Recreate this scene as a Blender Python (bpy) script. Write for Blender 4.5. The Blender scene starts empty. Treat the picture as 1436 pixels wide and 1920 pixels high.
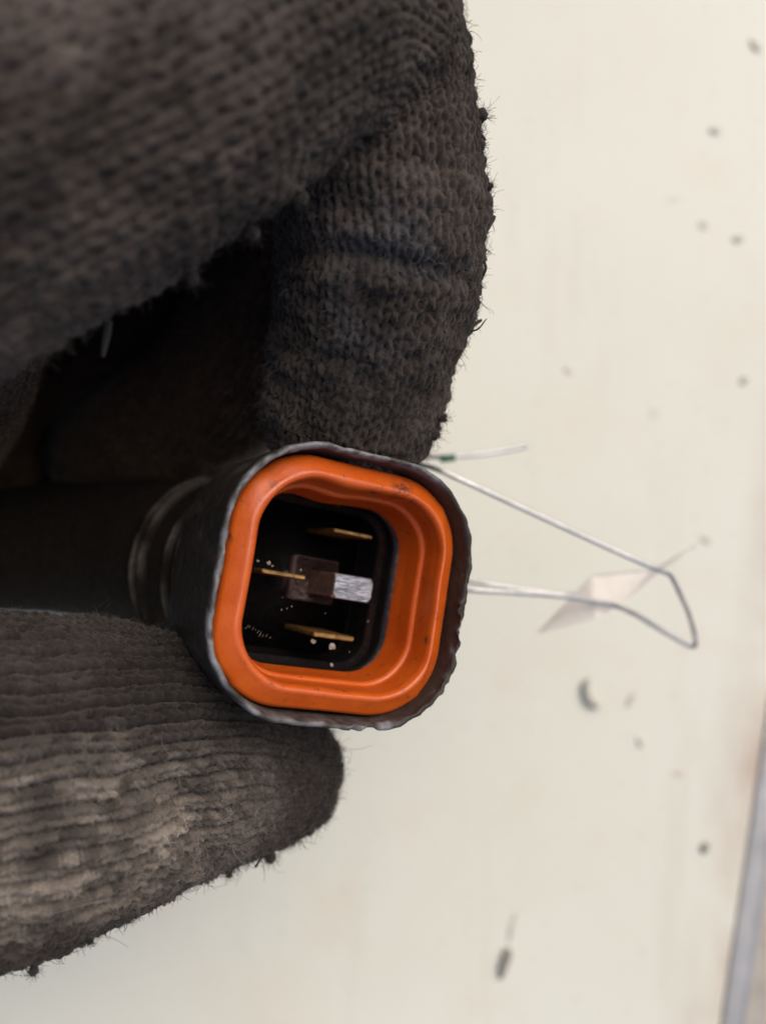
import bpy, math, random
import numpy as np
from mathutils import Matrix, Vector
from math import radians as R
rng = np.random.default_rng(11)
random.seed(11)
scn = bpy.context.scene
col = scn.collection
MM = 0.001

# ------------------------------------------------------------------ camera
D = 95.0            # mm from the lens to the connector's mouth
K = 17.0            # photo pixels per mm at that distance
cam = bpy.data.cameras.new('camera')
cam_ob = bpy.data.objects.new('camera', cam)
col.objects.link(cam_ob)
cam_ob.location = (0, 0, D*MM)
cam.sensor_width = 36.0
cam.lens = 18.0/((960/K)/D)
cam.clip_start = 0.005
cam.clip_end = 50
cam.dof.use_dof = True
cam.dof.focus_distance = 0.0955
cam.dof.aperture_fstop = cam.lens/2.3
cam.dof.aperture_blades = 0
scn.camera = cam_ob

# ------------------------------------------------------------------ daylight
SUN_EL, SUN_AZ = 52.0, 50.0      # azimuth counted from +X towards +Y (the top of the picture)
w = bpy.data.worlds.new('World'); scn.world = w; w.use_nodes = True
wn = w.node_tree.nodes; wl = w.node_tree.links
bg = wn['Background']
sky = wn.new('ShaderNodeTexSky'); sky.sky_type = 'NISHITA'; sky.sun_disc = False
sky.sun_elevation = R(SUN_EL); sky.sun_rotation = R(90-SUN_AZ)
sky.dust_density = 5.0; sky.air_density = 0.8; sky.ozone_density = 0.6
wl.new(sky.outputs[0], bg.inputs[0]); bg.inputs[1].default_value = 0.138
sun = bpy.data.lights.new('sun', 'SUN'); sun.energy = 1.12; sun.angle = R(60); sun.color = (1.0, 0.93, 0.82)
sun_ob = bpy.data.objects.new('sun', sun); col.objects.link(sun_ob)
sd = Vector((math.cos(R(SUN_EL))*math.cos(R(SUN_AZ)), math.cos(R(SUN_EL))*math.sin(R(SUN_AZ)), math.sin(R(SUN_EL))))
sun_ob.rotation_euler = sd.to_track_quat('Z', 'Y').to_euler()
sun_ob.location = sd*0.5
scn.view_settings.view_transform = 'Standard'
scn.view_settings.look = 'None'
scn.view_settings.gamma = 1.0
scn.view_settings.exposure = 0.0
scn.render.engine = 'CYCLES'
scn.cycles.use_denoising = True
scn.cycles.max_bounces = 6

# ------------------------------------------------------------------ helpers
def at(px, py, z):
    s = (D-z)/D/K
    return np.array([(px-718)*s, (960-py)*s, z])

TAB = rng.random((32, 32, 32))
def vnoise(p, f=1.0, seed=0):
    q = p*f + np.array([13.7, 5.3, 9.1])*(seed+1)
    i = np.floor(q).astype(np.int64); t = q-i; t = t*t*(3-2*t)
    i &= 31; j = (i+1) & 31
    x0, y0, z0 = i.T; x1, y1, z1 = j.T; tx, ty, tz = t.T
    a = TAB[x0, y0, z0]*(1-tx)+TAB[x1, y0, z0]*tx
    b = TAB[x0, y1, z0]*(1-tx)+TAB[x1, y1, z0]*tx
    c = TAB[x0, y0, z1]*(1-tx)+TAB[x1, y0, z1]*tx
    d = TAB[x0, y1, z1]*(1-tx)+TAB[x1, y1, z1]*tx
    return ((a*(1-ty)+b*ty)*(1-tz)+(c*(1-ty)+d*ty)*tz)*2-1
def fbm(p, f=1.0, seed=0, o=3):
    r = 0; a = 1.0; s = 0
    for k in range(o):
        r = r + a*vnoise(p, f*2.03**k, seed+k*7); s += a; a *= 0.5
    return r/s
def sstep(a, b, x):
    t = np.clip((x-a)/(b-a), 0, 1); return t*t*(3-2*t)

def props(o, label=None, cat=None, group=None, kind=None):
    if label: o['label'] = label
    if cat: o['category'] = cat
    if group: o['group'] = group
    if kind: o['kind'] = kind
    return o

def empty(name, loc, rot=None):
    o = bpy.data.objects.new(name, None); col.objects.link(o)
    o.empty_display_size = 0.01
    o.location = [c*MM for c in loc]
    if rot is not None: o.rotation_euler = rot
    return o

def mesh(name, v, f, mat, parent=None, smooth=True, tint=None):
    """v in mm, f a list of faces or an (n,3|4) array"""
    me = bpy.data.meshes.new(name)
    v = np.asarray(v, float)*MM
    if isinstance(f, np.ndarray):
        k = f.shape[1]
        me.vertices.add(len(v)); me.vertices.foreach_set('co', v.astype(np.float32).ravel())
        me.loops.add(f.size); me.loops.foreach_set('vertex_index', f.astype(np.int32).ravel())
        me.polygons.add(len(f)); me.polygons.foreach_set('loop_start', np.arange(0, f.size, k, dtype=np.int32))
        me.update(calc_edges=True)
    else:
        me.from_pydata([tuple(x) for x in v], [], f)
    me.validate()
    if smooth: me.polygons.foreach_set('use_smooth', np.ones(len(me.polygons), bool))
    if tint is not None:
        a = me.color_attributes.new('tint', 'FLOAT_COLOR', 'POINT')
        a.data.foreach_set('color', np.c_[tint, np.ones(len(tint))].astype(np.float32).ravel())
    me.materials.append(mat)
    o = bpy.data.objects.new(name, me); col.objects.link(o)
    if parent is not None: o.parent = parent
    return o

def grid_faces(nu, nv, close_u=False, close_v=False):
    a = np.arange(nu*nv).reshape(nu, nv)
    i = np.arange(nu if close_u else nu-1); j = np.arange(nv if close_v else nv-1)
    I, J = np.meshgrid(i, j, indexing='ij')
    I2 = (I+1) % nu; J2 = (J+1) % nv
    return np.stack([a[I, J], a[I2, J], a[I2, J2], a[I, J2]], -1).reshape(-1, 4)

def roundrect(h, hy, rc, n):
    """n points of a rounded rectangle, counter-clockwise from angle 0, evenly spread"""
    pts = []
    m = 24
    for k, (sx, sy) in enumerate(((1, 1), (-1, 1), (-1, -1), (1, -1))):
        for t in range(m+1):
            a = (k+t/m)*math.pi/2
            pts.append((sx*(h-rc)+rc*math.cos(a), sy*(hy-rc)+rc*math.sin(a)))
    pts = np.array(pts+[pts[0]])
    d = np.r_[0, np.cumsum(np.linalg.norm(np.diff(pts, axis=0), axis=1))]
    s = np.linspace(0, d[-1], n, endpoint=False)
    return np.c_[np.interp(s, d, pts[:, 0]), np.interp(s, d, pts[:, 1])]

def sweep_sections(secs, n, cap_last=False, warp=None):
    """secs: (depth, half, corner radius); depth counts into the connector (-z local)"""
    V = []
    for (d, h, rc) in secs:
        p = roundrect(h, h, min(rc, h-0.01), n)
        V.append(np.c_[p, np.full(n, -d)])
    V = np.array(V)
    if warp: V = warp(V)
    f = grid_faces(len(secs), n, False, True)
    V = V.reshape(-1, 3)
    f = [list(map(int, q)) for q in f]
    if cap_last:
        b = (len(secs)-1)*n
        f.append([b+i for i in range(n)])
    return V, f

def dense(secs, step):
    out = []
    for a, b in zip(secs[:-1], secs[1:]):
        L = math.hypot(b[0]-a[0], b[1]-a[1]); k = max(1, int(L/step))
        for i in range(k):
            t = i/k; out.append(tuple(a[j]*(1-t)+b[j]*t for j in range(3)))
    out.append(secs[-1]); return out

def tube(path, rad, n=8, flat=1.0, caps=True, up=(0, 0, 1)):
    """tube along path (mm); flat squeezes one axis"""
    P = np.asarray(path, float); N = len(P)
    r = np.broadcast_to(np.asarray(rad, float), (N,))
    T = np.gradient(P, axis=0); T /= np.linalg.norm(T, axis=1)[:, None]+1e-12
    u = np.array(up, float); V = []
    for i in range(N):
        a = np.cross(T[i], u); la = np.linalg.norm(a)
        if la < 1e-4: a = np.cross(T[i], np.array([0.3, 1, 0.2])); la = np.linalg.norm(a)
        a /= la; b = np.cross(a, T[i])
        for k in range(n):
            t = 2*math.pi*(k+0.5)/n
            V.append(P[i]+r[i]*(math.cos(t)*a+flat*math.sin(t)*b))
    f = [list(map(int, q)) for q in grid_faces(N, n, False, True)]
    if caps:
        f.append(list(range(n))[::-1]); f.append([(N-1)*n+k for k in range(n)])
    return np.array(V), f

def smooth_path(pts, n=60, it=0):
    P = np.asarray(pts, float)
    Q = np.vstack([2*P[0]-P[1], P, 2*P[-1]-P[-2]])
    out = []
    per = max(2, n//(len(P)-1))
    for i in range(1, len(Q)-2):
        p0, p1, p2, p3 = Q[i-1:i+3]
        for t in np.linspace(0, 1, per, endpoint=False):
            out.append(0.5*((2*p1)+(-p0+p2)*t+(2*p0-5*p1+4*p2-p3)*t*t+(-p0+3*p1-3*p2+p3)*t**3))
    out.append(P[-1]); return np.array(out)

def box(c, s, bev=0.12):
    """bevelled box, centre c, size s (mm)"""
    hx, hy, hz = s[0]/2, s[1]/2, s[2]/2; b = min(bev, hx*.6, hy*.6); bz = min(bev, hz*.6)
    secs = []
    for z, h in ((-hz, bz*.7), (-hz+bz, 0), (hz-bz, 0), (hz, bz*.7)):
        p = [(hx-h-b*.0, hy-h)]
        rr = b
        X, Y = hx-h, hy-h
        secs.append([(X-rr, -Y), (X, -Y+rr), (X, Y-rr), (X-rr, Y), (-X+rr, Y), (-X, Y-rr), (-X, -Y+rr), (-X+rr, -Y)])
        secs[-1] = [(x+c[0], y+c[1], z+c[2]) for x, y in secs[-1]]
    V = np.array(secs).reshape(-1, 3)
    f = [list(map(int, q)) for q in grid_faces(4, 8, False, True)]
    f.append(list(range(8))[::-1]); f.append([24+k for k in range(8)])
    return V, f

# ------------------------------------------------------------------ materials
class NT:
    def __init__(s, name):
        s.m = bpy.data.materials.new(name); s.m.use_nodes = True
        s.t = s.m.node_tree; s.b = s.t.nodes['Principled BSDF']
        tc = s.t.nodes.new('ShaderNodeTexCoord')
        vm = s.t.nodes.new('ShaderNodeVectorMath'); vm.operation = 'SCALE'; vm.inputs['Scale'].default_value = 1000
        s.t.links.new(tc.outputs['Object'], vm.inputs[0]); s.co = vm.outputs[0]     # object coordinates in mm
    def n(s, kind, **kw):
        x = s.t.nodes.new(kind)
        for k, v in kw.items():
            if k.startswith('i_'):
                x.inputs[k[2:]].default_value = v
            else: setattr(x, k, v)
        return x
    def l(s, a, b): s.t.links.new(a, b)
    def noise(s, scale, detail=4, rough=0.55, vec=None, stretch=None, dist=0):
        v = vec or s.co
        if stretch:
            m = s.n('ShaderNodeMapping'); m.inputs['Scale'].default_value = stretch; s.l(v, m.inputs[0]); v = m.outputs[0]
        x = s.n('ShaderNodeTexNoise'); x.inputs['Scale'].default_value = scale; x.inputs['Detail'].default_value = detail
        x.inputs['Roughness'].default_value = rough; x.inputs['Distortion'].default_value = dist
        s.l(v, x.inputs['Vector']); return x.outputs[0]
    def ramp(s, fac, stops):
        r = s.n('ShaderNodeValToRGB'); e = r.color_ramp.elements
        while len(e) < len(stops): e.new(0.5)
        for k, (p, c) in enumerate(stops):
            e[k].position = p; e[k].color = (c, c, c, 1) if not isinstance(c, tuple) else (*c, 1)
        s.l(fac, r.inputs[0]); return r.outputs[0]
    def mix(s, fac, a, b, mode='MIX'):
        x = s.n('ShaderNodeMix', data_type='RGBA', blend_type=mode)
        for v, k in ((fac, 0), (a, 6), (b, 7)):
            if isinstance(v, (int, float)): x.inputs[k].default_value = v
            elif isinstance(v, tuple): x.inputs[k].default_value = (*v, 1)
            else: s.l(v, x.inputs[k])
        return x.outputs[2]
    def bump(s, h, dist, strength=1.0):
        b = s.n('ShaderNodeBump'); b.inputs['Distance'].default_value = dist*MM; b.inputs['Strength'].default_value = strength
        s.l(h, b.inputs['Height']); s.l(b.outputs[0], s.b.inputs['Normal'])
    def set(s, color=None, rough=None, metal=None, **kw):
        for k, v in (('Base Color', color), ('Roughness', rough), ('Metallic', metal)):
            if v is None: continue
            if isinstance(v, tuple): s.b.inputs[k].default_value = (*v, 1)
            elif isinstance(v, (int, float)): s.b.inputs[k].default_value = v
            else: s.l(v, s.b.inputs[k])
        for k, v in kw.items(): s.b.inputs[k.replace('_', ' ')].default_value = v
        return s.m

def mat_wool(name, hair=False):
    t = NT(name)
    a = t.n('ShaderNodeAttribute', attribute_name='tint')
    c = a.outputs['Color']
    if not hair:
        n1 = t.noise(3.2, 3)
        c = t.mix(1.0, c, t.ramp(n1, [(0.3, 0.72), (0.7, 1.25)]), 'MULTIPLY')
        t.bump(t.noise(7.0, 4, 0.7), 0.12, 0.8)
    return t.set(c, 0.95, Sheen_Weight=0.15 if not hair else 0.0, Sheen_Roughness=0.5, Specular_IOR_Level=0.15)

def mat_simple(name, color, rough, metal=0.0, var=0.25, scale=0.6, bump=0.0, bscale=3.0, **kw):
    t = NT(name)
    n1 = t.noise(scale, 5, 0.6)
    lo = tuple(c*(1-var) for c in color); hi = tuple(min(1, c*(1+var)) for c in color)
    c = t.mix(t.ramp(n1, [(0.3, 0.0), (0.7, 1.0)]), lo, hi)
    r = t.ramp(t.noise(scale*2.3, 4), [(0.3, max(0.03, rough-0.1)), (0.7, min(1, rough+0.12))])
    if bump: t.bump(t.noise(bscale, 4, 0.6), bump)
    return t.set(c, r, metal, **kw)

def mat_board():
    t = NT('cream_paint')
    base = t.mix(t.ramp(t.noise(0.018, 5, 0.55), [(0.3, 0.0), (0.7, 1.0)]), (0.73, 0.725, 0.615), (0.77, 0.772, 0.675))
    sp = t.noise(0.16, 5, 0.6, dist=0.6)                                  # small smudges
    base = t.mix(t.ramp(sp, [(0.66, 0.0), (0.76, 0.45)]), base, (0.52, 0.48, 0.41))
    sp3 = t.noise(0.5, 5, 0.65)
    base = t.mix(t.ramp(sp3, [(0.61, 0.0), (0.72, 0.42)]), base, (0.50, 0.47, 0.39))
    sc = t.noise(0.07, 6, 0.75, stretch=(1.0, 0.12, 1), dist=0.3)           # long faint rubbed streaks
    base = t.mix(t.ramp(sc, [(0.56, 0.0), (0.68, 0.22)]), base, (0.60, 0.56, 0.46))
    sp2 = t.noise(0.055, 4, 0.5)
    base = t.mix(t.ramp(sp2, [(0.58, 0.0), (0.75, 0.3)]), base, (0.74, 0.63, 0.50))
    # grime gathered in a band along the metal trim: a dirty line with its own ragged shape
    d = t.n('ShaderNodeVectorMath', operation='DOT_PRODUCT'); d.inputs[1].default_value = EDGE_N
    t.l(t.co, d.inputs[0])
    mr = t.n('ShaderNodeMapRange'); mr.inputs[1].default_value = EDGE_C-13; mr.inputs[2].default_value = EDGE_C-1
    t.l(d.outputs['Value'], mr.inputs[0])
    g = t.n('ShaderNodeMath', operation='MULTIPLY'); t.l(mr.outputs[0], g.inputs[0])
    t.l(t.ramp(t.noise(0.05, 5, 0.6, stretch=(1, 0.5, 1)), [(0.35, 0.0), (0.7, 0.85)]), g.inputs[1])
    base = t.mix(g.outputs[0], base, (0.47, 0.36, 0.28))
    t.bump(t.noise(0.25, 3), 0.08, 0.5)
    return t.set(base, 0.45, Specular_IOR_Level=0.3)

# ------------------------------------------------------------------ the painted surface and its trim
ZB = -100.0
e0 = at(1429, 1400, ZB); e1 = at(1352, 1920, ZB)
ev = (e1-e0)/np.linalg.norm(e1-e0)                      # along the trim
en = np.array([-ev[1], ev[0], 0.0]);  en = en if en[0] > 0 else -en
EDGE_N = tuple(float(x) for x in en); EDGE_C = float(en @ e0)
LL = 700.0
def strip(profile, name, mat, n=141):
    """extrude (offset from the board's edge, height) along the trim line"""
    s = np.linspace(-LL, LL, n); V = []
    for u in s:
        for o, h in profile:
            p = e0+ev*u+en*o; V.append((p[0], p[1], ZB+h))
    f = [list(map(int, q)) for q in grid_faces(n, len(profile))]
    return V, f
V, f = strip([(-LL, 0), (-60, 0), (-8, 0), (-1.0, 0), (-0.3, -0.25), (0, -0.9), (0, -4)], 'board', None)
f = [q[::-1] for q in f]
props(mesh('work_surface', V, f, mat_board()), kind='structure')
m_trim = mat_simple('dull_aluminium', (0.50, 0.495, 0.485), 0.5, 0.45, 0.15, 0.1)
V, f = strip([(0.25, -4), (0.25, -0.5), (0.6, -0.1), (1.2, -0.25), (4.1, -0.9), (4.9, -0.9), (5.2, -0.6), (5.8, -0.6), (6.0, -1.0), (6.0, -4)], 'trim', None)
f = [q[::-1] for q in f]
props(mesh('metal_trim', V, f, m_trim), kind='structure')
m_far = mat_simple('worn_cream_paint', (0.58, 0.53, 0.45), 0.6, 0, 0.22, 0.09)
V, f = strip([(6.2, -3.2), (6.6, -2.2), (40, -2.2), (LL, -2.2)], 'far', None)
f = [q[::-1] for q in f]
props(mesh('adjoining_surface', V, f, m_far), kind='structure')

# specks of dirt lying on the painted surface, and dent shading put in as a pale blob
m_dirt = mat_simple('grey_dirt', (0.27, 0.265, 0.235), 0.9, 0, 0.4, 1.0)
m_pale = mat_simple('pale_dirt_dent', (0.59, 0.58, 0.50), 0.9, 0, 0.3, 1.0)
def speck(px, py, w_, h_, ang, label, mat, thick=0.5, name='dirt_dent_speck', cat='dirt speck'):
    c = at(px, py, ZB); n, m = 20, 6; V = []
    for i in range(m+1):
        a = i/m*math.pi/2
        for k in range(n):
            t = 2*math.pi*k/n
            rr = 1+0.22*math.sin(2*t+px)+0.12*math.sin(5*t+py)
            x, y = w_/2*rr*math.cos(t)*math.cos(a), h_/2*rr*math.sin(t)*math.cos(a)
            ca, sa = math.cos(ang), math.sin(ang)
            V.append((x*ca-y*sa, x*sa+y*ca, thick*math.sin(a)+0.004))
    f = [list(map(int, q)) for q in grid_faces(m+1, n, False, True)]
    o = mesh(name, V, f, mat); o.location = [x*MM for x in c]
    return props(o, label, cat, 'dirt specks on the cream surface')
speck(1340, 245, 2.6, 2.4, 0, 'round grey dent mark high on the cream surface right of the knuckle', m_pale)  # shading of a dent, put in as a raised grey blob
speck(1384, 447, 2.6, 2.4, .4, 'faint round grey speck below the upper right pair of marks', m_pale)
speck(1318, 422, 3.2, 1.8, -.7, 'very faint oblong smudge just left of a round speck', mat_simple('faint_dirt', (0.62, 0.59, 0.52), 0.9, 0, 0.2, 1.0), 0.2)
speck(1395, 712, 2.5, 2.4, .2, 'lone grey speck near the right edge level with the fingertip', m_pale)
speck(1416, 86, 2.0, 4.2, .5, 'oblong grey speck in the upper right corner of the surface', m_pale)
speck(1200, 1391, 2.0, 2.6, .8, 'small ring-like grey speck under the curled scrap', m_pale)
speck(1320, 1589, 2.0, 2.6, .2, 'dark grey crumb lying beside the metal trim', m_dirt, 0.9)
speck(1181, 1312, 1.6, 3.4, -.3, 'pale oblong speck right of the curled scrap', mat_simple('dust', (0.55, 0.52, 0.45), 0.9, 0, 0.2, 1.0), 0.3)
speck(960, 1738, 1.8, 6.0, -.2, 'thin faint smear above the dark scrap', m_pale, 0.25)
speck(1322, 1012, 2.6, 2.2, 0, 'faint speck beside the far tip of the paper tag', mat_simple('dust_b', (0.60, 0.57, 0.5), 0.9, 0, 0.2, 1.0), 0.25)
speck(1275, 1448, 4.0, 2.2, -.2, 'very faint brownish stain left of the metal trim', mat_simple('rust_dust', (0.69, 0.64, 0.55), 0.9, 0, 0.2, 1.0), 0.2)
speck(1065, 695, 2.2, 2.0, 0, 'faint speck right of the loose yarn end', mat_simple('dust_c', (0.63, 0.6, 0.53), 0.9, 0, 0.2, 1.0), 0.2)
# two elongated scraps
p = smooth_path([at(1103, 1272, ZB+.6), at(1097, 1290, ZB+.8), at(1103, 1312, ZB+.8), at(1122, 1327, ZB+.9)], 24)
V, f = tube(p, np.interp(np.linspace(0, 1, len(p)), [0, .15, .8, 1], [.25, .8, 1.05, .5]), 8, 0.7)
props(mesh('lint_scrap', V, f, mat_simple('pale_lint', (0.38, 0.375, 0.33), 0.9, 0, 0.3, 1.0)), 'curled grey scrap of lint below the paper tag', 'lint scrap')
p = smooth_path([at(953, 1778, ZB+.5), at(950, 1795, ZB+.8), at(943, 1815, ZB+.8), at(938, 1835, ZB+.5)], 24)
V, f = tube(p, np.interp(np.linspace(0, 1, len(p)), [0, .15, .8, 1], [.4, 1.1, .9, .4]), 8, 0.7)
props(mesh('lint_scrap', V, f, m_dirt), 'straight dark scrap of lint low on the cream surface', 'lint scrap')

# ------------------------------------------------------------------ connector
YAW, ROLL, PITCH = R(28), R(-9), R(-6)
CM = Matrix.Rotation(PITCH, 3, 'X') @ Matrix.Rotation(ROLL, 3, 'Z') @ Matrix.Rotation(YAW, 3, 'Y')
c0 = at(659, 1103, 0)
conn = empty('cable_connector', c0, CM.to_euler())
props(conn, 'dark scuffed plug with an orange seal ring round four metal terminals', 'connector')
CMn = np.array(CM)
def loc_at(px, py, d):
    """where the view ray of a photo point meets the connector's plane at depth d (local x, y)"""
    o = np.array([0, 0, D]); r = at(px, py, 0)-o
    n = CMn[:, 2]; p0 = c0-n*d
    t = n@(p0-o)/(n@r)
    q = CMn.T@(o+r*t-c0)
    return q[0], q[1]

def mat_shell(name='scuffed_black_plastic', r0=0.42, spec=0.45):
    t = NT(name)
    a = t.n('ShaderNodeAttribute', attribute_name='tint')
    c = t.mix(1.0, a.outputs['Color'], t.ramp(t.noise(1.1, 6, 0.7), [(0.3, 0.55), (0.7, 1.35)]), 'MULTIPLY')
    t.bump(t.noise(1.7, 6, 0.75), 0.10, 0.8)
    return t.set(c, t.ramp(t.noise(0.9, 4), [(0.3, r0), (0.7, min(1, r0+0.33))]), Specular_IOR_Level=spec)
m_shell = mat_shell()
NS = 260
secs = dense([(23.5, 12.9, 12.2), (22.4, 14.0, 12.2), (20.9, 14.2, 12.0), (20.5, 13.5, 12), (19.5, 13.5, 12), (19.1, 14.7, 11.6), (18.3, 15.0, 11.4),
        (10, 15.2, 11.2), (1.2, 15.4, 10.8), (0.4, 15.38, 10.8), (0.08, 15.28, 10.7), (0.0, 15.08, 10.5), (0.08, 14.88, 10.3), (0.4, 14.75, 10.2), (2.5, 14.5, 10.0), (6.0, 14.1, 9.7)], 0.32)
SX = 1.0           # a little wider than high
def shell_warp(V):
    S = V.shape; q = V.reshape(-1, 3)
    ang = np.arctan2(q[:, 1], q[:, 0])
    front = sstep(2.2, 0.3, -q[:, 2])
    right = sstep(0.2, 0.9, np.cos(ang+0.45))
    n1 = fbm(q, 0.55, 3, 3); n2 = fbm(q, 1.6, 9, 2)
    chip = -0.45*sstep(0.30, 0.48, fbm(q, 0.42, 17, 2))*(0.35+right)
    dr = 0.10*n1+front*(0.16*n1+0.26*n2*right+0.03*n2+chip)
    rad = np.linalg.norm(q[:, :2], axis=1)
    q = q.copy(); q[:, :2] *= (1+dr/rad)[:, None]
    q[:, 2] += front*(0.3*fbm(q, 0.3, 21, 2)+0.05*n2+0.2*n2*right)
    q[:, 0] *= SX
    return q.reshape(S)
V, f = sweep_sections(secs, NS, warp=shell_warp)
q = V; dpt = -q[:, 2]; ang = np.arctan2(q[:, 1], q[:, 0])
rad_ = np.maximum(np.abs(q[:, 0]), np.abs(q[:, 1]))
base = np.array([0.030, 0.024, 0.019])
worn_glint = np.array([0.18, 0.185, 0.195]); brown = np.array([0.032, 0.023, 0.018])
idx = np.repeat(np.arange(len(secs)), NS)
isin = (idx > max(i for i, s_ in enumerate(secs) if s_[1] > 15.07))          # inside of the collar
lip = sstep(1.5, 0.35, dpt)*(~isin)+isin*sstep(1.6, 0.5, dpt)
leftw = sstep(-0.5, 0.5, np.cos(ang-2.7))                     # the lip is paler grey here
botw = sstep(0.45, 0.95, np.cos(ang+1.95))
topw = sstep(0.75, 0.98, np.cos(ang-1.5))
wn_ = fbm(q, 0.7, 5, 4)
k = lip*np.clip(leftw*(0.55+1.5*wn_)+botw*(0.5+1.4*wn_)+topw*(0.5+1.6*wn_)+sstep(0.2, 0.45, wn_)*0.8, 0, 1)
k = np.maximum(k, isin*botw*sstep(4.5, 1.0, dpt)*np.clip(0.55+1.1*wn_, 0, 1)*0.7)
groove_glint = np.exp(-((dpt-19.0)/0.7)**2)*(~isin)*sstep(-0.15, 0.35, fbm(q, 0.3, 31, 3))  # bright streak on the groove's edge, a highlight put into the tint
k = np.maximum(k, groove_glint*0.95)
bk = isin*0.8
tint = base*(1-bk)[:, None]+brown*bk[:, None]
tint = tint*(1-k)[:, None]+worn_glint*k[:, None]
sm_ = sstep(0.1, 0.5, fbm(q*np.array([1, 1, 0.45]), 0.25, 77, 4))*(~isin)            # dried mud smeared along the body
tint = tint+np.array([0.040, 0.033, 0.026])*sm_[:, None]
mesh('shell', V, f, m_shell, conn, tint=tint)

# rubber boot and taped cable behind the shell
m_boot = mat_simple('grimy_rubber', (0.016, 0.0125, 0.0105), 0.8, 0, 0.4, 0.7, 0.3, 1.2, Specular_IOR_Level=0.2)
p = smooth_path([(0, 0, -22), (-0.5, 0, -28), (-2.5, 0.2, -35), (-6, 0.6, -44), (-12, 1, -54), (-21, 0, -62), (-34, -3, -68)], 220)
sl = np.r_[0, np.cumsum(np.linalg.norm(np.diff(p, axis=0), axis=1))]
rr = np.interp(sl, [0, 6, 30, 46, 60, 75], [13.2, 13.0, 12.0, 11.0, 9.5, 8.5])
for c_ in (2.5, 9.5, 17.0, 19.5): rr = rr+0.8*np.exp(-((sl-c_)/0.8)**4)
V, f = tube(p, rr, 72)
V = V+0.15*np.stack([fbm(V, .5, s_, 3) for s_ in (1, 2, 3)], 1)
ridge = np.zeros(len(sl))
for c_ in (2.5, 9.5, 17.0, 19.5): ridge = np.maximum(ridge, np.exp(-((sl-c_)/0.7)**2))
ridge_glint = np.repeat(ridge, 72)*sstep(-0.25, 0.35, fbm(V, 0.25, 63, 3))  # soft ridge highlights painted in along with the worn grey-brown
bt = np.array([0.019, 0.0145, 0.0115])*(1-ridge_glint[:, None])+np.array([0.15, 0.135, 0.12])*ridge_glint[:, None]
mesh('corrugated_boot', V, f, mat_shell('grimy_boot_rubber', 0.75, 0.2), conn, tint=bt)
GRIME = [(*loc_at(752, 915, 2), 1.9), (*loc_at(703, 922, 2), 1.0), (*loc_at(512, 912, 2), 0.9), (*loc_at(775, 945, 2), 1.0), (*loc_at(650, 1290, 2), 0.7), (*loc_at(800, 1200, 2), 0.8)]
def mat_seal():
    t = NT('orange_rubber')
    c = t.mix(t.ramp(t.noise(0.35, 4), [(0.3, 0.0), (0.7, 1.0)]), (0.54, 0.083, 0.007), (0.61, 0.112, 0.008))
    dirt = t.ramp(t.noise(0.55, 7, 0.75, dist=0.5), [(0.60, 0.0), (0.69, 0.9)])
    c = t.mix(dirt, c, (0.10, 0.035, 0.02))
    for (gx_, gy_, gr) in GRIME:
        dd = t.n('ShaderNodeVectorMath', operation='DISTANCE'); t.l(t.co, dd.inputs[0]); dd.inputs[1].default_value = (gx_, gy_, -2.2)
        mm = t.n('ShaderNodeMapRange'); mm.inputs[1].default_value = gr; mm.inputs[2].default_value = gr*0.2; t.l(dd.outputs['Value'], mm.inputs[0])
        ml = t.n('ShaderNodeMath', operation='MULTIPLY'); t.l(mm.outputs[0], ml.inputs[0])
        t.l(t.ramp(t.noise(1.5, 5, 0.7), [(0.44, 0.0), (0.56, 1.0)]), ml.inputs[1])
        c = t.mix(ml.outputs[0], c, (0.05, 0.03, 0.03))
    fine = t.ramp(t.noise(3.5, 3, 0.6), [(0.70, 0.0), (0.76, 0.7)])
    c = t.mix(fine, c, (0.55, 0.33, 0.2))
    t.bump(t.noise(2.0, 4), 0.05, 0.6)
    return t.set(c, t.ramp(t.noise(0.8, 4), [(0.3, 0.26), (0.7, 0.42)]), Specular_IOR_Level=0.6, Subsurface_Weight=0.08, Subsurface_Scale=0.001,
                 Subsurface_Radius=(1.0, 0.35, 0.1))
m_seal = mat_seal()
secs = dense([(7.0, 13.95, 8.6), (3.6, 14.1, 8.7), (3.0, 14.0, 8.6), (2.6, 13.75, 8.4), (1.75, 12.5, 7.5), (1.5, 12.15, 7.2), (1.45, 11.9, 7.0), (1.6, 11.65, 6.8), (2.1, 11.4, 6.5), (3.6, 11.2, 6.2),
        (5.4, 11.1, 6.0), (5.6, 10.75, 5.8), (5.9, 10.6, 5.6), (8.4, 10.4, 5.4), (10.3, 10.1, 5.0), (10.8, 10.5, 5.2)], 0.2)
def seal_warp(V):
    S = V.shape; q = V.reshape(-1, 3).copy()
    inner = sstep(12.4, 10.8, np.maximum(np.abs(q[:, 0]), np.abs(q[:, 1])))
    n1 = fbm(q, 0.14, 40, 2)
    bulge = 0.38*np.exp(-((q[:, 0]+1.5)/2.6)**2)*(q[:, 1] > 5)*inner
    q[:, 1] -= bulge
    q[:, 0] += 0.35*inner
    rr = np.linalg.norm(q[:, :2], axis=1)
    q[:, :2] *= (1+0.18*n1/rr)[:, None]
    q[:, 2] += 0.2*fbm(q, 0.12, 51, 2)
    q[:, 0] = q[:, 0]*1.005+0.2
    return q.reshape(S)
V, f = sweep_sections(secs, 200, warp=seal_warp)
mesh('seal_ring', V, f, m_seal, conn)

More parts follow.
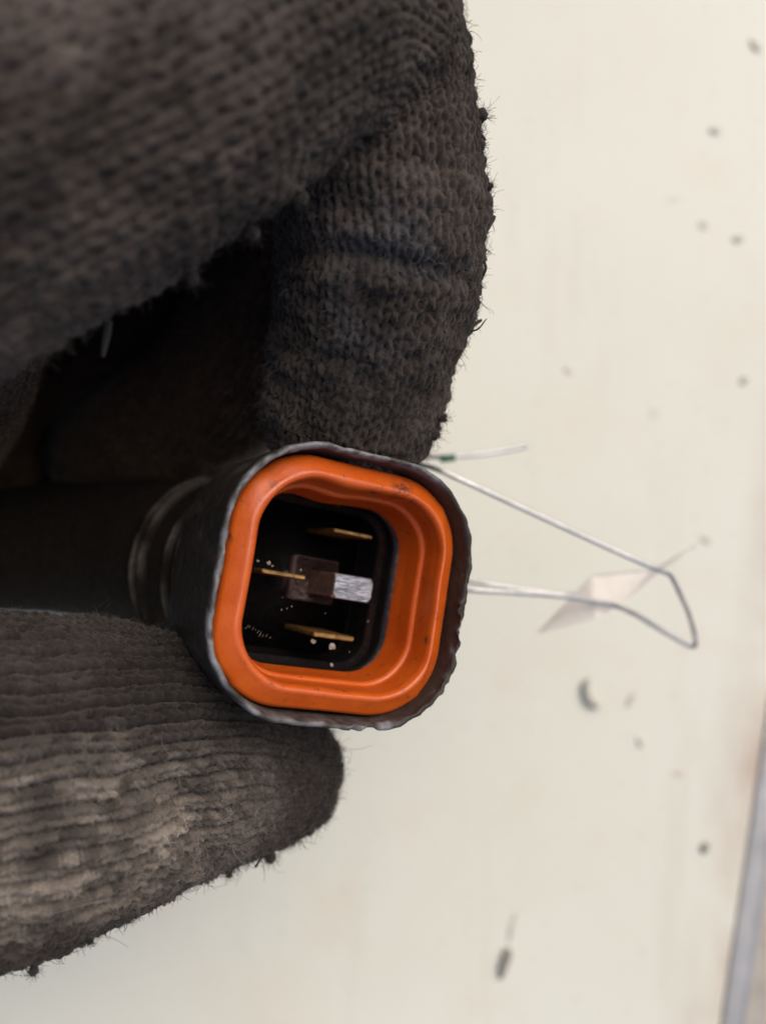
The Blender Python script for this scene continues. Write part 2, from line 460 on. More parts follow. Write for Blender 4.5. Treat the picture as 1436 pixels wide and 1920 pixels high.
m_ins = mat_simple('glossy_black_plastic', (0.012, 0.011, 0.011), 0.13, 0, 0.4, 1.4, 0.10, 1.1, Specular_IOR_Level=0.5)
V, f = sweep_sections(dense([(10.3, 11.2, 5.6), (10.5, 10.2, 5.0), (13, 10.0, 4.2), (13.2, 9.4, 3.6), (18.6, 9.2, 3.0), (19.0, 8.8, 2.8)], 0.6), 120, True)
mesh('terminal_socket', V, f, m_ins, conn)
m_block = mat_simple('brown_plastic', (0.23, 0.165, 0.155), 0.5, 0, 0.3, 1.2, 0.05, 2)
m_brass = mat_simple('tarnished_brass', (0.28, 0.17, 0.06), 0.5, 0.8, 0.6, 1.2, 0.06, 2.5)
m_brassdark = mat_simple('dull_brown_metal', (0.26, 0.17, 0.13), 0.42, 0.6, 0.4, 1.0, 0.06, 2.5)
def mat_tin():
    t = NT('scratched_tin')
    n1 = t.noise(1.3, 5, 0.65, stretch=(0.5, 2.2, 1), dist=0.5)
    c = t.mix(t.ramp(n1, [(0.38, 0.0), (0.62, 1.0)]), (0.17, 0.17, 0.185), (0.50, 0.51, 0.535))
    t.bump(n1, 0.12, 0.8)
    return t.set(c, 0.36, 0.85)
m_tin = mat_tin()
bx, by = loc_at(590, 1088, 16.8)
V, f = box((bx, by, -17.9), (6.0, 5.6, 2.4), .15)
mesh('terminal_base', V, f, m_block, conn)
def blade(px, py, w_, th, d0, d1, mat, label, tip=None):
    x, y = loc_at(px, py, d0)
    V, f = box((x, y, -(d0+d1)/2), (w_, th, d1-d0), 0.16)
    o = mesh('terminal_blade', V, f, mat, conn, smooth=False)
    o['label'] = label
    if tip:
        V, f = box((x, y, -d0-0.02), (w_+.04, th+.04, 0.5), 0.5)
        mesh('blade_tip', V, f, tip, o, smooth=False)
    return o
blade(661, 1103, 5.2, 3.0, 9.0, 18.9, m_brassdark, 'thick central terminal with a scratched silver end', m_tin)
blade(663, 1001, 5.4, 0.5, 10.0, 18.9, m_brass, 'upper thin brass terminal in the shade of the seal')
blade(627, 1194, 5.4, 0.62, 9.0, 18.9, m_brass, 'lower thin brass terminal')
blade(533, 1077, 5.6, 0.55, 9.5, 18.9, m_brass, 'left thin brass terminal, partly behind the central one')

# grit on the seal and in the socket, and glints modelled as pale slivers
gv, gf = [], []
m_grit_glint = mat_simple('pale_grit_glint', (0.26, 0.22, 0.19), 0.8, 0, 0.7, 2.5)
def grit_glint(px, py, d, r):
    x, y = loc_at(px, py, d); b = len(gv)
    for i, (zz, rr) in enumerate(((-.5, .75), (.35, .9), (.8, .45))):
        for k in range(7):
            t = k*2*math.pi/7+i*.4; s_ = 0.85*r*rr*random.uniform(.55, 1.45)
            gv.append((x+s_*math.cos(t), y+s_*math.sin(t), -d+zz*r*.6))
    for i in range(2):
        for k in range(7):
            gf.append([b+i*7+k, b+i*7+(k+1) % 7, b+i*7+7+(k+1) % 7, b+i*7+7+k])
    gf.append([b+14+k for k in range(7)])
for (px, py, r) in ((470, 1282, .2), (492, 1280, .18), (505, 1286, .2), (505, 1300, .15), (540, 1293, .17), (551, 1294, .13), (524, 1288, .1), (583, 1312, .13), (450, 1278, .12), (436, 1258, .13), (590, 1296, .1)):
    grit_glint(px, py, 3.15, r)
grit_glint(416, 1160, 3.1, .3); grit_glint(442, 1177, 3.3, .25)
grit_glint(587, 1203, 9.6, .38); grit_glint(622, 1213, 9.4, .46); grit_glint(622, 1246, 8.0, .28); grit_glint(484, 1052, 11, .2); grit_glint(503, 1056, 11, .32); grit_glint(511, 1061, 11, .2)
grit_glint(564, 1069, 9.4, .16)
def glint(px, py, d, L, a, r):
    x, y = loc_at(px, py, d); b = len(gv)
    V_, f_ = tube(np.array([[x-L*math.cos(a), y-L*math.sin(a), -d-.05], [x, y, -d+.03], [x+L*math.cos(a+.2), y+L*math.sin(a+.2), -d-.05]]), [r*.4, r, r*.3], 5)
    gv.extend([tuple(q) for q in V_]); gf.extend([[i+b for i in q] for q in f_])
for k in range(9): glint(462+k*5.5+random.uniform(-2, 2), 1176+k*2.2+random.uniform(-3, 3), 11.0, random.uniform(.12, .38), random.uniform(.85, 1.1), random.uniform(.018, .034))  # short pale slivers stand in for glints on the socket wall
for q in ((528, 1143), (538, 1141), (547, 1137), (530, 1120), (610, 1150), (655, 1222), (690, 1165), (735, 1180), (712, 1205)): grit_glint(*q, 11.5, random.uniform(.06, .12))
g = mesh('grit_glint', gv, gf, m_grit_glint, conn, smooth=False); g['kind'] = 'stuff'

# ------------------------------------------------------------------ wire and paper tag
m_wire = mat_simple('galvanised_wire', (0.50, 0.50, 0.50), 0.4, 0.8, 0.2, 0.5)
m_green = mat_simple('green_plastic', (0.02, 0.10, 0.06), 0.5, 0, 0.2, 1)
wire = empty('binding_wire', at(840, 1000, -30))
props(wire, 'thin shiny binding wire bent to a loop beside the plug', 'wire')
wo = at(840, 1000, -30)
def wpart(name, pts, mat, r, flat, n=64, up=(0, 0, 1)):
    P = smooth_path([at(*q)-wo for q in pts], n)
    V, f = tube(P, r, 10, flat, up=up)
    return mesh(name, V, f, mat, wire)
wpart('wire_strand', [(660, 905, -40), (740, 868, -34), (800, 874, -30), (860, 898, -29), (1000, 963, -31), (1120, 1018, -33), (1200, 1054, -34), (1240, 1071, -35), (1254, 1077, -35.6), (1260, 1085, -36.4),
      (1270, 1105, -38), (1290, 1150, -43), (1300, 1185, -47), (1303, 1200, -47.5), (1303, 1210, -48.5), (1296, 1212, -49), (1280, 1205, -49), (1230, 1176, -48), (1190, 1152, -45), (1150, 1135, -41.5),
      (1105, 1127, -39.5), (1060, 1119, -38), (960, 1111, -35), (880, 1106, -34), (800, 1095, -36), (700, 1075, -42)], m_wire, 0.42, 0.5, 240)
wpart('wire_strand', [(1075, 1113, -39), (1040, 1113, -38), (960, 1103, -37), (880, 1091, -37), (800, 1080, -39), (700, 1065, -44)], m_wire, 0.36, 0.6)
wpart('wire_strand', [(690, 900, -52), (760, 860, -50), (830, 857, -48), (900, 852, -50), (985, 838, -53)], m_wire, 0.42, 0.7)
wpart('insulation_scrap', [(825, 860, -47.5), (836, 860, -47.4), (852, 858, -47.8)], m_green, 0.62, 0.8, 12)

def mat_paper():
    t = NT('grey_paper')
    c = t.mix(t.ramp(t.noise(0.3, 5), [(0.3, 0.0), (0.7, 1.0)]), (0.74, 0.69, 0.61), (0.80, 0.755, 0.68))
    t.bump(t.noise(0.6, 4), 0.25, 0.7)
    return t.set(c, 0.85)
# a creased strip of paper threaded on the wire: two edges of points, folded along the wire
top = [(1006, 1187, -44), (1108, 1079, -43), (1226, 1067, -47), (1300, 1022, -60)]
bot = [(1008, 1190, -43.5), (1118, 1160, -41.5), (1168, 1130, -45), (1302, 1026, -60.5)]
def lin(pts, n):
    P = np.array([at(*q) for q in pts]); t = np.linspace(0, len(P)-1, n)
    return np.stack([np.interp(t, np.arange(len(P)), P[:, k]) for k in range(3)], 1)
T = lin(top, 46); B = lin(bot, 46)
nv = 14; rows = []
for i in range(len(T)):
    u = i/(len(T)-1)
    for j in range(nv):
        v = j/(nv-1); p = T[i]*(1-v)+B[i]*v
        p = p+np.array([0, 0, 0.35*math.sin(v*math.pi)*math.sin(2*u*math.pi)])
        rows.append(p)
F = grid_faces(len(T), nv)
A = np.array(rows); th = np.array([0.02, 0.03, -0.16])
V = np.vstack([A, A+th]); n0 = len(A)
f = [list(map(int, q)) for q in F]+[list(map(int, q[::-1]+n0)) for q in F]
g_ = np.arange(n0).reshape(len(T), nv)
loop = list(g_[0, :])+list(g_[1:, -1])+list(g_[-1, -2::-1])+list(g_[-2:0:-1, 0])
for a, b in zip(loop, loop[1:]+loop[:1]): f.append([int(b), int(a), int(a+n0), int(b+n0)])
tagc = A.mean(0)
tg = mesh('paper_tag', V-tagc, f, mat_paper()); tg.location = [x*MM for x in tagc]
props(tg, 'twisted scrap of greyish paper threaded on the wire loop', 'paper tag')

# ------------------------------------------------------------------ gloved hand
def chain(pts, n=26, it=5):
    """pts (px, py, z, r) -> smooth list of points and radii"""
    P = np.array([np.r_[at(*q[:3]), q[3]] for q in pts])
    d = np.r_[0, np.cumsum(np.linalg.norm(np.diff(P[:, :3], axis=0), axis=1))]
    s = np.linspace(0, d[-1], n)
    C = np.stack([np.interp(s, d, P[:, k]) for k in range(4)], 1)
    for _ in range(it):
        C[1:-1] = 0.5*C[1:-1]+0.25*(C[:-2]+C[2:])
    return C
FING = {
 'index':  chain([(-420, 520, 22, 16), (-150, 375, 25, 14.6), (250, 185, 22, 13.6), (590, -10, 10, 13.0), (668, 130, 0, 12.2), (722, 420, -4, 12.0), (700, 600, -8, 11.4), (655, 770, -12, 10.4)], 40, 3),
 'middle': chain([(-420, 560, -6, 16), (-170, 420, -6, 14), (545, 70, -22, 13), (590, 440, -34, 12.6), (430, 740, -46, 12.6), (230, 860, -52, 12)], 34, 4),
 'ring':   chain([(-400, 620, -26, 16), (-150, 480, -28, 14.6), (430, 140, -44, 13), (440, 480, -58, 13), (240, 720, -62, 13), (0, 900, -62, 12.5)], 34, 4),
 'little': chain([(-380, 700, -50, 15), (-120, 560, -50, 13), (340, 300, -64, 12), (360, 620, -76, 12), (170, 900, -80, 11.5), (-60, 1050, -80, 11)], 30, 4),
 'thumb':  chain([(-780, 1230, 0, 20), (-330, 1500, 6, 20.0), (0, 1476, 3, 18.6), (250, 1424, -7, 15.9), (400, 1438, -16, 12.6), (500, 1446, -20, 10.0)], 34, 3),
}
W = (-1000, 980, -22)
PALM = [chain([(-200, 430, 4, 17), (-190, 720, -24, 17), (-380, 1000, -34, 18), (-420, 1250, -24, 18)], 12, 2), chain([(-190, 480, -40, 15), (-160, 760, -48, 15), (-330, 1000, -48, 18)], 10, 2), chain([(-420, 520, 22, 16), (*W, 22)], 6, 0), chain([(-420, 560, -6, 17), (*W, 24)], 6, 0), chain([(-400, 620, -30, 16), (*W, 24)], 6, 0),
        chain([(-380, 700, -54, 15), (*W, 22)], 6, 0), chain([(-780, 1230, 2, 20), (*W, 24)], 6, 0), chain([(*W, 25), (-1500, 1250, -30, 27), (-1900, 1400, -34, 29)], 8, 0)]
def sd_chain(p, C):
    best = np.full(len(p), 1e9)
    for a, b in zip(C[:-1], C[1:]):
        ab = b[:3]-a[:3]; L = ab@ab+1e-9
        t = np.clip((p-a[:3])@ab/L, 0, 1)
        d = np.linalg.norm(p-a[:3]-t[:, None]*ab, axis=1)-(a[3]+(b[3]-a[3])*t)
        np.minimum(best, d, out=best)
    return best
def coarse(C, step):
    idx = np.unique(np.r_[np.arange(0, len(C), step), len(C)-1]); return C[idx]
KS = 2.2
FL = np.array([1, 1, 1.4])                    # thumb wider than deep: flattened along the line of sight to sit nearer focus
def sdf(p, step=1):
    out = None
    for nm, C in list(FING.items())+[('', c) for c in PALM]:
        if nm == 'thumb':
            Cs = coarse(C, step).copy(); Cs[:, :3] *= FL; d = sd_chain(p*FL, Cs)*0.85
        else: d = sd_chain(p, coarse(C, step))
        if out is None: out = d
        else:
            h = np.clip(0.5+0.5*(d-out)/KS, 0, 1)
            out = d*(1-h)+out*h-KS*h*(1-h)
    return out
allp = np.vstack(list(FING.values())+PALM)
lo = (allp[:, :3]-allp[:, 3:4]).min(0)-3; hi = (allp[:, :3]+allp[:, 3:4]).max(0)+3
G = 1.6
dims = np.ceil((hi-lo)/G).astype(int)+1
gx = [lo[k]+G*np.arange(dims[k]) for k in range(3)]
pts = np.stack(np.meshgrid(*gx, indexing='ij'), -1).reshape(-1, 3)
val = np.full(len(pts), 9.0)
near = np.zeros(len(pts), bool)
for C in list(FING.values())+PALM:                       # rough cull so that only the neighbourhood is evaluated
    for a in coarse(C, 2):
        near |= ((pts-a[:3])**2).sum(1) < (a[3]+6.5)**2
    for a, b in zip(C[:-1], C[1:]):
        if np.linalg.norm(b[:3]-a[:3]) > 8:
            for t in np.linspace(0, 1, 8): near |= ((pts-(a[:3]*(1-t)+b[:3]*t))**2).sum(1) < (max(a[3], b[3])+6.5)**2
val[near] = sdf(pts[near], 2)
val = val.reshape(dims)
ins = val < 0
# naive surface nets
c8 = [ins[i:dims[0]-1+i, j:dims[1]-1+j, k:dims[2]-1+k] for i in (0, 1) for j in (0, 1) for k in (0, 1)]
cnt = sum(c.astype(np.int8) for c in c8)
act = (cnt > 0) & (cnt < 8)
vid = np.full(act.shape, -1, np.int64); ai = np.argwhere(act); vid[act] = np.arange(len(ai))
vert = lo+G*(ai+0.5)
quads = []
for ax in range(3):
    o1, o2 = [(1, 2), (2, 0), (0, 1)][ax]
    sl0 = [slice(None)]*3; sl1 = [slice(None)]*3; sl0[ax] = slice(0, -1); sl1[ax] = slice(1, None)
    A0, A1 = ins[tuple(sl0)], ins[tuple(sl1)]
    E = np.argwhere(A0 != A1)
    E = E[(E[:, o1] > 0) & (E[:, o2] > 0) & (E[:, o1] < dims[o1]-1) & (E[:, o2] < dims[o2]-1)]
    def cell(e, a, b):
        q = e.copy(); q[:, o1] -= a; q[:, o2] -= b; return vid[q[:, 0], q[:, 1], q[:, 2]]
    Q = np.stack([cell(E, 1, 1), cell(E, 0, 1), cell(E, 0, 0), cell(E, 1, 0)], 1)
    flip = ~A0[E[:, 0], E[:, 1], E[:, 2]]
    Q[flip] = Q[flip][:, ::-1]
    quads.append(Q)
quads = np.vstack(quads)
tri = np.vstack([quads[:, [0, 1, 2]], quads[:, [0, 2, 3]]])
def grad(p, e=0.15):
    g = np.stack([sdf(p+np.eye(3)[k]*e)-sdf(p-np.eye(3)[k]*e) for k in range(3)], 1)
    return g/(np.linalg.norm(g, axis=1)[:, None]+1e-9)
def project(p, it=2):
    for _ in range(it):
        p = p-np.clip(sdf(p), -1.5, 1.5)[:, None]*grad(p)
    return p
vert = project(vert, 3)
nrm = grad(vert, 0.4)

def refine(v, nv_, t, sel):
    """split every edge of the selected triangles; neighbours are stitched so that the mesh stays closed"""
    e = np.sort(np.vstack([t[:, [0, 1]], t[:, [1, 2]], t[:, [2, 0]]]), 1)
    ue, inv = np.unique(e, axis=0, return_inverse=True); inv = inv.reshape(3, -1).T
    split = np.zeros(len(ue), bool); split[inv[sel].ravel()] = True
    m = split[inv].sum(1); 
    nid = np.full(len(ue), -1); nid[split] = len(v)+np.arange(split.sum())
    ea, eb = ue[split].T; va, vb, na, nb = v[ea], v[eb], nv_[ea], nv_[eb]
    mid = (va+vb)/2                                        # bulge the new point out along the curve of the two normals
    mid = mid+(((vb-va)*na).sum(1)[:, None]*na*-1+((va-vb)*nb).sum(1)[:, None]*nb*-1)/8
    nm = na+nb; nm /= np.linalg.norm(nm, axis=1)[:, None]+1e-9
    v2 = np.vstack([v, mid]); n2 = np.vstack([nv_, nm])
    M = nid[inv]; S = split[inv]; k = S.sum(1); out = [t[k == 0]]
    a = k == 3; T, N = t[a], M[a]
    out += [np.c_[T[:, 0], N[:, 0], N[:, 2]], np.c_[N[:, 0], T[:, 1], N[:, 1]], np.c_[N[:, 2], N[:, 1], T[:, 2]], np.c_[N[:, 0], N[:, 1], N[:, 2]]]
    for r in range(3):
        o = [r, (r+1) % 3, (r+2) % 3]
        a = (k == 1) & S[:, r]; T, N = t[a][:, o], M[a][:, r]
        out += [np.c_[T[:, 0], N, T[:, 2]], np.c_[N, T[:, 1], T[:, 2]]]
        a = (k == 2) & ~S[:, r]; T, N1, N2 = t[a][:, o], M[a][:, o[1]], M[a][:, o[2]]
        out += [np.c_[T[:, 0], T[:, 1], N1], np.c_[T[:, 0], N1, N2], np.c_[N1, T[:, 2], N2]]
    return v2, n2, np.vstack(out)
def to_px(p):
    s = K*D/(D-p[:, 2]); return 718+p[:, 0]*s, 960-p[:, 1]*s
def seen(v, t, lim, nlim):
    c = v[t].mean(1); x, y = to_px(c)
    n = np.cross(v[t[:, 1]]-v[t[:, 0]], v[t[:, 2]]-v[t[:, 0]]); n /= np.linalg.norm(n, axis=1)[:, None]+1e-12
    vd = np.array([0, 0, D])-c; vd /= np.linalg.norm(vd, axis=1)[:, None]
    return (x > -lim) & (x < 1436) & (y > -lim) & (y < 1920) & (c[:, 2] > -40) & ((n*vd).sum(1) > nlim)
for lev, (lim, nl) in enumerate(((250, -0.9), (150, -0.6), (90, -0.45))):
    vert, nrm, tri = refine(vert, nrm, tri, seen(vert, tri, lim, nl))

# knit coordinates: nearest point on the fingers' centre lines, angle round them, length along them
best = np.full(len(vert), 1e9); U = np.zeros(len(vert)); Vv = np.zeros(len(vert)); who = np.zeros(len(vert), int)
TH = list(FING).index('thumb')
NW = {'index': 40, 'middle': 44, 'ring': 42, 'little': 38, 'thumb': 50}
for fi, (nm, C) in enumerate(list(FING.items())+[('palm%d' % i, c) for i, c in enumerate(PALM)]):
    vs = vert
    if nm == 'thumb': vs = vert*FL; C = C.copy(); C[:, :3] *= FL
    for a, b in zip(C[:-1], C[1:]):
        rel = vs-a[:3]; ab = b[:3]-a[:3]; tt = np.clip(rel@ab/(ab@ab+1e-9), 0, 1)
        d = np.linalg.norm(rel-tt[:, None]*ab, axis=1)-(a[3]+(b[3]-a[3])*tt)
        m = d < best-1e-6
        best[m] = d[m]; who[m] = fi
for fi, (nm, C) in enumerate(list(FING.items())+[('palm%d' % i, c) for i, c in enumerate(PALM)]):
    g = np.where(who == fi)[0]
    if not len(g): continue
    if nm == 'thumb': C = C.copy(); C[:, :3] *= FL
    d = np.r_[0, np.cumsum(np.linalg.norm(np.diff(C[:, :3], axis=0), axis=1))]
    X = np.stack([np.interp(np.linspace(0, d[-1], 170), d, C[:, k]) for k in range(3)], 1)
    for _ in range(90): X[1:-1] = 0.5*X[1:-1]+0.25*(X[:-2]+X[2:])       # a smooth centre line, so that the rows fan out round a bend
    T = np.gradient(X, axis=0); T /= np.linalg.norm(T, axis=1)[:, None]
    cum = np.r_[0, np.cumsum(np.linalg.norm(np.diff(X, axis=0), axis=1))]
    a = np.cross(T[0], [0, 0, 1.0]); FA = np.zeros_like(X)
    for i in range(len(X)):                                    # parallel transport
        a = a-T[i]*(a@T[i]); a /= np.linalg.norm(a); FA[i] = a
    FB = np.cross(T, FA); Xf = X.astype(np.float32); x2 = (Xf**2).sum(1)
    for c_ in np.array_split(g, len(g)//40000+1):
        p = vert[c_]*(FL if nm == 'thumb' else 1); k = np.argmin(x2[None]-2*p.astype(np.float32)@Xf.T, axis=1)
        rel = p-X[k]; al_ = (rel*T[k]).sum(1)
        U[c_] = np.arctan2((rel*FB[k]).sum(1), (rel*FA[k]).sum(1))/(2*math.pi)*NW.get(nm, 60)
        Vv[c_] = cum[k]+np.where(k == len(X)-1, al_, np.clip(al_, -0.4, 0.4))
U += 0.30*fbm(vert, 0.16, 2, 2)+0.17*fbm(vert, 0.6, 61, 2)*np.where(who == TH, 0.6, 1.0)
Vv = Vv+0.5*fbm(vert, 0.12, 4, 2)+0.22*fbm(vert, 0.7, 71, 2)
def hash2(a, b, c=0):
    x = np.sin(a*12.9898+b*78.233+c*37.719)*43758.5453
    return (x-np.floor(x))*2-1
def stockinette(u, v, wale, course, a0=0.09, b0=0.33, r0=0.25):
    """height (0..1) of knitted loops: each wale is a ladder of V-shaped yarn legs"""
    s = np.abs(u-np.floor(u)-0.5)*wale; c = v/course; j0 = np.floor(c); h = np.zeros(len(u)); along = np.zeros(len(u))
    rw = r0*wale
    ax, bx = a0*wale, b0*wale; dx = bx-ax; dy = 1.05*course; L = math.hypot(dx, dy)
    for j in (-1, 0, 1):
        x = s-ax; y = v-(j0+j)*course
        t = (x*dx+y*dy)/(L*L); d = np.abs(x*dy-y*dx)/L
        prof = np.clip(1-(np.abs(t-0.55)/0.85)**2.2, 0, 1)
        hh = np.sqrt(np.clip(1-(d/rw)**2, 0, 1))*prof
        m = hh > h; h[m] = hh[m]; along[m] = t[m]
    return h, along
course = 1.5
hk, al = stockinette(U, Vv, 2.0, course)
hk2, al2 = stockinette(U, Vv, 2.3, 1.2, 0.09, 0.34, 0.19)
hk2 = hk2*(0.8+0.2*np.cos((U-np.floor(U)-0.5)*2*math.pi))-0.75*sstep(0.33, 0.5, np.abs(U-np.floor(U)-0.5))
hk = np.where(who == TH, hk2, hk)
# felted places where the knit hardly shows: the thumb's end and worn spots
px, py = to_px(vert)
thumb_len = FING['thumb']; tipd = np.linalg.norm(vert-thumb_len[-1, :3], axis=1)
felt = (who == TH)*sstep(24, 11, tipd)
felt = np.clip(felt+0.6*sstep(0.1, 0.45, fbm(vert, 0.11, 81, 3))*(who != TH), 0, 1)
amp = 0.95*(1-0.7*felt)*np.where(who == TH, 1.5, 1.1)
disp = amp*(hk-0.55)
disp += 0.16*fbm(vert, 2.4, 91, 2)+(0.30+0.3*felt)*fbm(vert, 0.85, 95, 2)+np.where(who == 0, 0.7, 0.45)*fbm(vert, 0.28, 97, 2)
disp += 0.10*hash2(np.floor(U*2), np.floor(Vv/np.where(who == TH, 1.2, course)), who)*(1-felt)
# folds at the joints
Ci = FING['index']
def fold(pxc, pyc, zc, axis_dir, width, depth, half):
    global disp
    c = at(pxc, pyc, zc); a = np.array(axis_dir, float); a /= np.linalg.norm(a)
    rel = vert-c; y = rel@a+0.9*fbm(vert, 0.15, 101, 2); rad = np.linalg.norm(rel-np.outer(rel@a, a), axis=1)
    k = np.exp(-(rad/half)**4)
    disp += k*(-depth*np.exp(-(y/width)**2)+0.45*depth*np.exp(-((np.abs(y)-2.3*width)/(1.3*width))**2))
fold(700, 478, -2+9, (0.14, 1, 0.1), 1.0, 0.8, 13)
fold(690, 300, 4, (0.1, 1, 0.2), 1.1, 0.4, 11)
fold(560, 640, 4, (0.35, 1, 0.0), 0.9, 0.4, 8)
fold(330, 1500, 5, (1, 0.35, 0), 1.3, 0.6, 14)
vert2 = vert+nrm*disp[:, None]

# the wool's colour: grimy grey-brown, cleaner on the side of the thumb, blue-grey patch on the index, shade painted into the hollow
dn = fbm(vert, 0.10, 111, 4)
col_a = np.array([0.064, 0.0515, 0.0435]); col_b = np.array([0.034, 0.0275, 0.0235]); col_c = np.array([0.265, 0.230, 0.195]); col_g = np.array([0.062, 0.061, 0.067])
m = sstep(-0.3, 0.35, dn)[:, None]
tint = col_a*m+col_b*(1-m)
tint[who == TH] *= 0.78
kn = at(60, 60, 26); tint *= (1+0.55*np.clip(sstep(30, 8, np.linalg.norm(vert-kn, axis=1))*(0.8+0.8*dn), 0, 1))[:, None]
hollow_shade = ((who > 0) & (who != TH))[:, None]
tint = np.where(hollow_shade, np.array([0.048, 0.029, 0.019])*(0.75+0.5*m), tint)  # warm dark shadow of the hollow painted into the inner fingers and palm
bl = (sstep(-0.3, 0.3, fbm(vert, 0.16, 131, 3))*(who == 0)*sstep(12, 4, np.linalg.norm(vert-at(740, 540, 8), axis=1)))[:, None]*0.9
tint = tint*(1-bl)+col_g*bl
strand = hash2(np.floor(U*2), np.floor(Vv/np.where(who == TH, 1.2, course)+0.4), who)
cl = at(70, 1610, 15); dcl = np.linalg.norm((vert-cl)*np.array([0.62, 1.5, 0.6]), axis=1)
wrow = hash2(np.floor(U), 3.0, who)
clean = (who == TH)*(0.8+0.28*wrow)*np.clip(sstep(20, 4, dcl)*(0.95+1.3*fbm(vert, 0.2, 121, 3)), 0, 1)
cl2 = at(420, 1570, 0); clean = np.maximum(clean, (who == TH)*0.3*sstep(14, 5, np.linalg.norm(vert-cl2, axis=1)))
clean = clean*(0.45+0.55*sstep(-0.9, 0.7, strand+0.8*fbm(vert, 0.35, 141, 2)))
clean = clean[:, None]
tint = tint*(1-clean)+col_c*clean
# dark worn spots on the thumb
for (sx, sy, sz, sr) in ((250, 1560, 5, 2.6), (225, 1625, 5, 2.2), (60, 1610, 15, 1.6)):
    k = np.exp(-(np.linalg.norm((vert-at(sx, sy, sz))*np.array([1, 1, .25]), axis=1)/sr)**2)[:, None]*0.8
    tint = tint*(1-k)+col_b*0.7*k
tint *= (1+0.24*strand)[:, None]     # strand by strand

m_wool = mat_wool('grimy_wool'); m_fuzz = mat_wool('wool_fibres', True)
hand_o = at(-400, 1000, -20)
hand = empty('gloved_hand', hand_o)
props(hand, 'hand in a grimy grey knitted work glove gripping the plug', 'hand')
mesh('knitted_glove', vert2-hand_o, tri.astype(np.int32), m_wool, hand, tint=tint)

# fuzz: loose fibres standing off the wool
sel = seen(vert2, tri, 60, -0.5); ft = tri[sel]
e1_, e2_ = vert2[ft[:, 1]]-vert2[ft[:, 0]], vert2[ft[:, 2]]-vert2[ft[:, 0]]
ar = np.linalg.norm(np.cross(e1_, e2_), axis=1); pr = ar/ar.sum()
NF = 150000
pick = rng.choice(len(ft), NF, p=pr); r1 = rng.random(NF); r2 = rng.random(NF); sw = r1+r2 > 1; r1[sw] = 1-r1[sw]; r2[sw] = 1-r2[sw]
root = vert2[ft[pick, 0]]+r1[:, None]*e1_[pick]+r2[:, None]*e2_[pick]
rn = nrm[ft[pick, 0]]; rt = tint[ft[pick, 0]]
feltr = felt[ft[pick, 0]]
ln = np.exp(rng.normal(-0.35, 0.45, NF))*0.9*(1+0.6*feltr); lg = rng.random(NF) < 0.045; ln[lg] *= 2.3
tn = rng.normal(size=(NF, 3)); tn -= rn*(tn*rn).sum(1)[:, None]; tn /= np.linalg.norm(tn, axis=1)[:, None]
drift = np.array([0.75, 0.45, 0.15]); drift = drift-rn*(rn@drift)[:, None]
dirn = rn*rng.uniform(0.15, 0.8, NF)[:, None]+tn*0.75+drift*0.45; dirn /= np.linalg.norm(dirn, axis=1)[:, None]
bend = rng.normal(size=(NF, 3)); NP = 6
P = np.zeros((NF, NP, 3)); P[:, 0] = root-rn*0.08; dcur = dirn
for k in range(1, NP):
    P[:, k] = P[:, k-1]+dcur*(ln/(NP-1))[:, None]
    dcur = dcur+bend*0.38+rng.normal(size=(NF, 3))*0.2-rn*0.12; dcur /= np.linalg.norm(dcur, axis=1)[:, None]
def curves(name, P, rad, tints, mat, parent, origin):
    cu = bpy.data.hair_curves.new(name); n, k, _ = P.shape
    cu.add_curves([k]*n)
    cu.attributes['position'].data.foreach_set('vector', ((P-origin)*MM).astype(np.float32).ravel())
    ra = cu.attributes.get('radius') or cu.attributes.new('radius', 'FLOAT', 'POINT')
    ra.data.foreach_set('value', (np.broadcast_to(rad, (n, k))*MM).astype(np.float32).ravel())
    ta = cu.attributes.new('tint', 'FLOAT_COLOR', 'CURVE')
    ta.data.foreach_set('color', np.c_[tints, np.ones(n)].astype(np.float32).ravel())
    cu.materials.append(mat)
    o = bpy.data.objects.new(name, cu); col.objects.link(o); o.parent = parent; return o
fz = curves('wool_fuzz', P, np.linspace(0.026, 0.013, NP)[None, :]*np.ones((NF, 1)), rt*rng.uniform(0.9, 2.1, (NF, 1))+0.004, m_fuzz, hand, hand_o)
fz['kind'] = 'stuff'

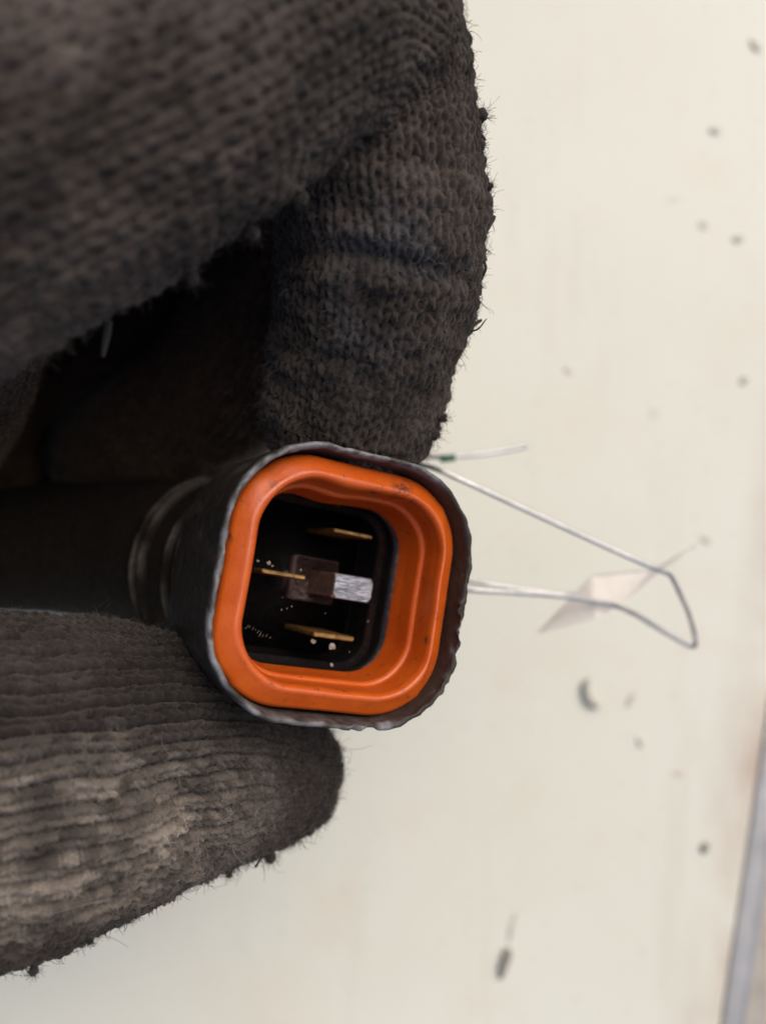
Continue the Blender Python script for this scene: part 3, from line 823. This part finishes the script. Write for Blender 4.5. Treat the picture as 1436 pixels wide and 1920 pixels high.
# lint balls and loose yarn ends along the outline
vx2, vy2 = to_px(vert2)
view = np.array([0, 0, D])-vert2; view /= np.linalg.norm(view, axis=1)[:, None]
rimv = np.where((np.abs((view*nrm).sum(1)) < 0.3) & (vert2[:, 2] > -26))[0]
def ball(px_, py_, z, r):
    k = rimv[np.argmin((vx2[rimv]-px_)**2+(vy2[rimv]-py_)**2)]
    c = vert2[k]+nrm[k]*(r*0.75)-hand_o; n, mm_ = 14, 9; V = []
    for i in range(mm_+1):
        a = math.pi*i/mm_
        for k in range(n):
            t = 2*math.pi*k/n
            V.append((math.sin(a)*math.cos(t), math.sin(a)*math.sin(t), math.cos(a)))
    r *= 1.3
    V = np.array(V); V = V*(r*(1+0.5*fbm(V+c, 2.6, 5, 2)))[:, None]
    f = [list(map(int, q)) for q in grid_faces(mm_+1, n, False, True)]
    o = mesh('lint_ball', V, f, m_wool, hand, tint=np.tile(np.array([[0.035, 0.03, 0.027]]), (len(V), 1)))
    o.location = [x*MM for x in c]
    NB = 90; d = rng.normal(size=(NB, 3)); d /= np.linalg.norm(d, axis=1)[:, None]
    PB = np.zeros((NB, 4, 3)); PB[:, 0] = d*r*.8; dd = d+rng.normal(size=(NB, 3))*.6
    for q in range(1, 4): PB[:, q] = PB[:, q-1]+dd*r*.3; dd = dd+rng.normal(size=(NB, 3))*.5
    return PB+c+hand_o
BP = [ball(*q) for q in ((856, 68, 8, .52), (893, 217, 0, .62), (897, 262, 0, .4), (824, 782, -10, .45), (808, 812, -11, .55), (818, 802, -11, .3),
                         (548, 1570, -11, .42), (505, 1602, -8, .55), (316, 1664, 3, .42), (186, 1732, 8, .5), (168, 1760, 9, .3), (62, 1838, 14, .4), (240, 1720, 9, .35), (430, 1640, 0, .3), (600, 1520, -12, .3), (870, 130, 5, .3), (912, 350, -3, .35), (640, 310, 8, .5), (560, 370, 10, .55), (470, 440, 12, .6), (360, 520, 14, .5))]
BP = np.vstack(BP)
o = curves('lint_fibres', BP, np.full((len(BP), 4), .012), np.tile([[0.04, 0.034, 0.03]], (len(BP), 1)), m_fuzz, hand, hand_o); o['kind'] = 'stuff'
def thread(pts, r):
    Pn = smooth_path([at(*q)-hand_o for q in pts], 30)
    V, f = tube(Pn, np.interp(np.linspace(0, 1, len(Pn)), [0, .7, 1], [r*1.2, r, r*.6]), 7)
    V = V+0.05*np.stack([fbm(V, 2.5, s_, 2) for s_ in (1, 2, 3)], 1)
    mesh('loose_thread', V, f, m_wool, hand, tint=np.tile(np.array([[0.05, 0.043, 0.038]]), (len(V), 1)))
thread([(862, 640, -6), (878, 622, -5), (890, 608, -5), (903, 600, -5)], .26)
thread([(866, 634, -6), (884, 622, -5), (898, 615, -4), (912, 598, -4)], .10)
thread([(893, 470, -3), (906, 488, -3), (910, 505, -3), (902, 522, -4), (892, 532, -5)], .16)
thread([(895, 500, -3), (903, 512, -3), (900, 528, -4)], .08)
thread([(905, 440, -3), (918, 420, -3), (928, 405, -3)], .30)
thread([(480, 1625, -6), (488, 1612, -7), (497, 1603, -7)], .12)
thread([(205, 600, 17), (200, 632, 16), (193, 668, 15)], .3)
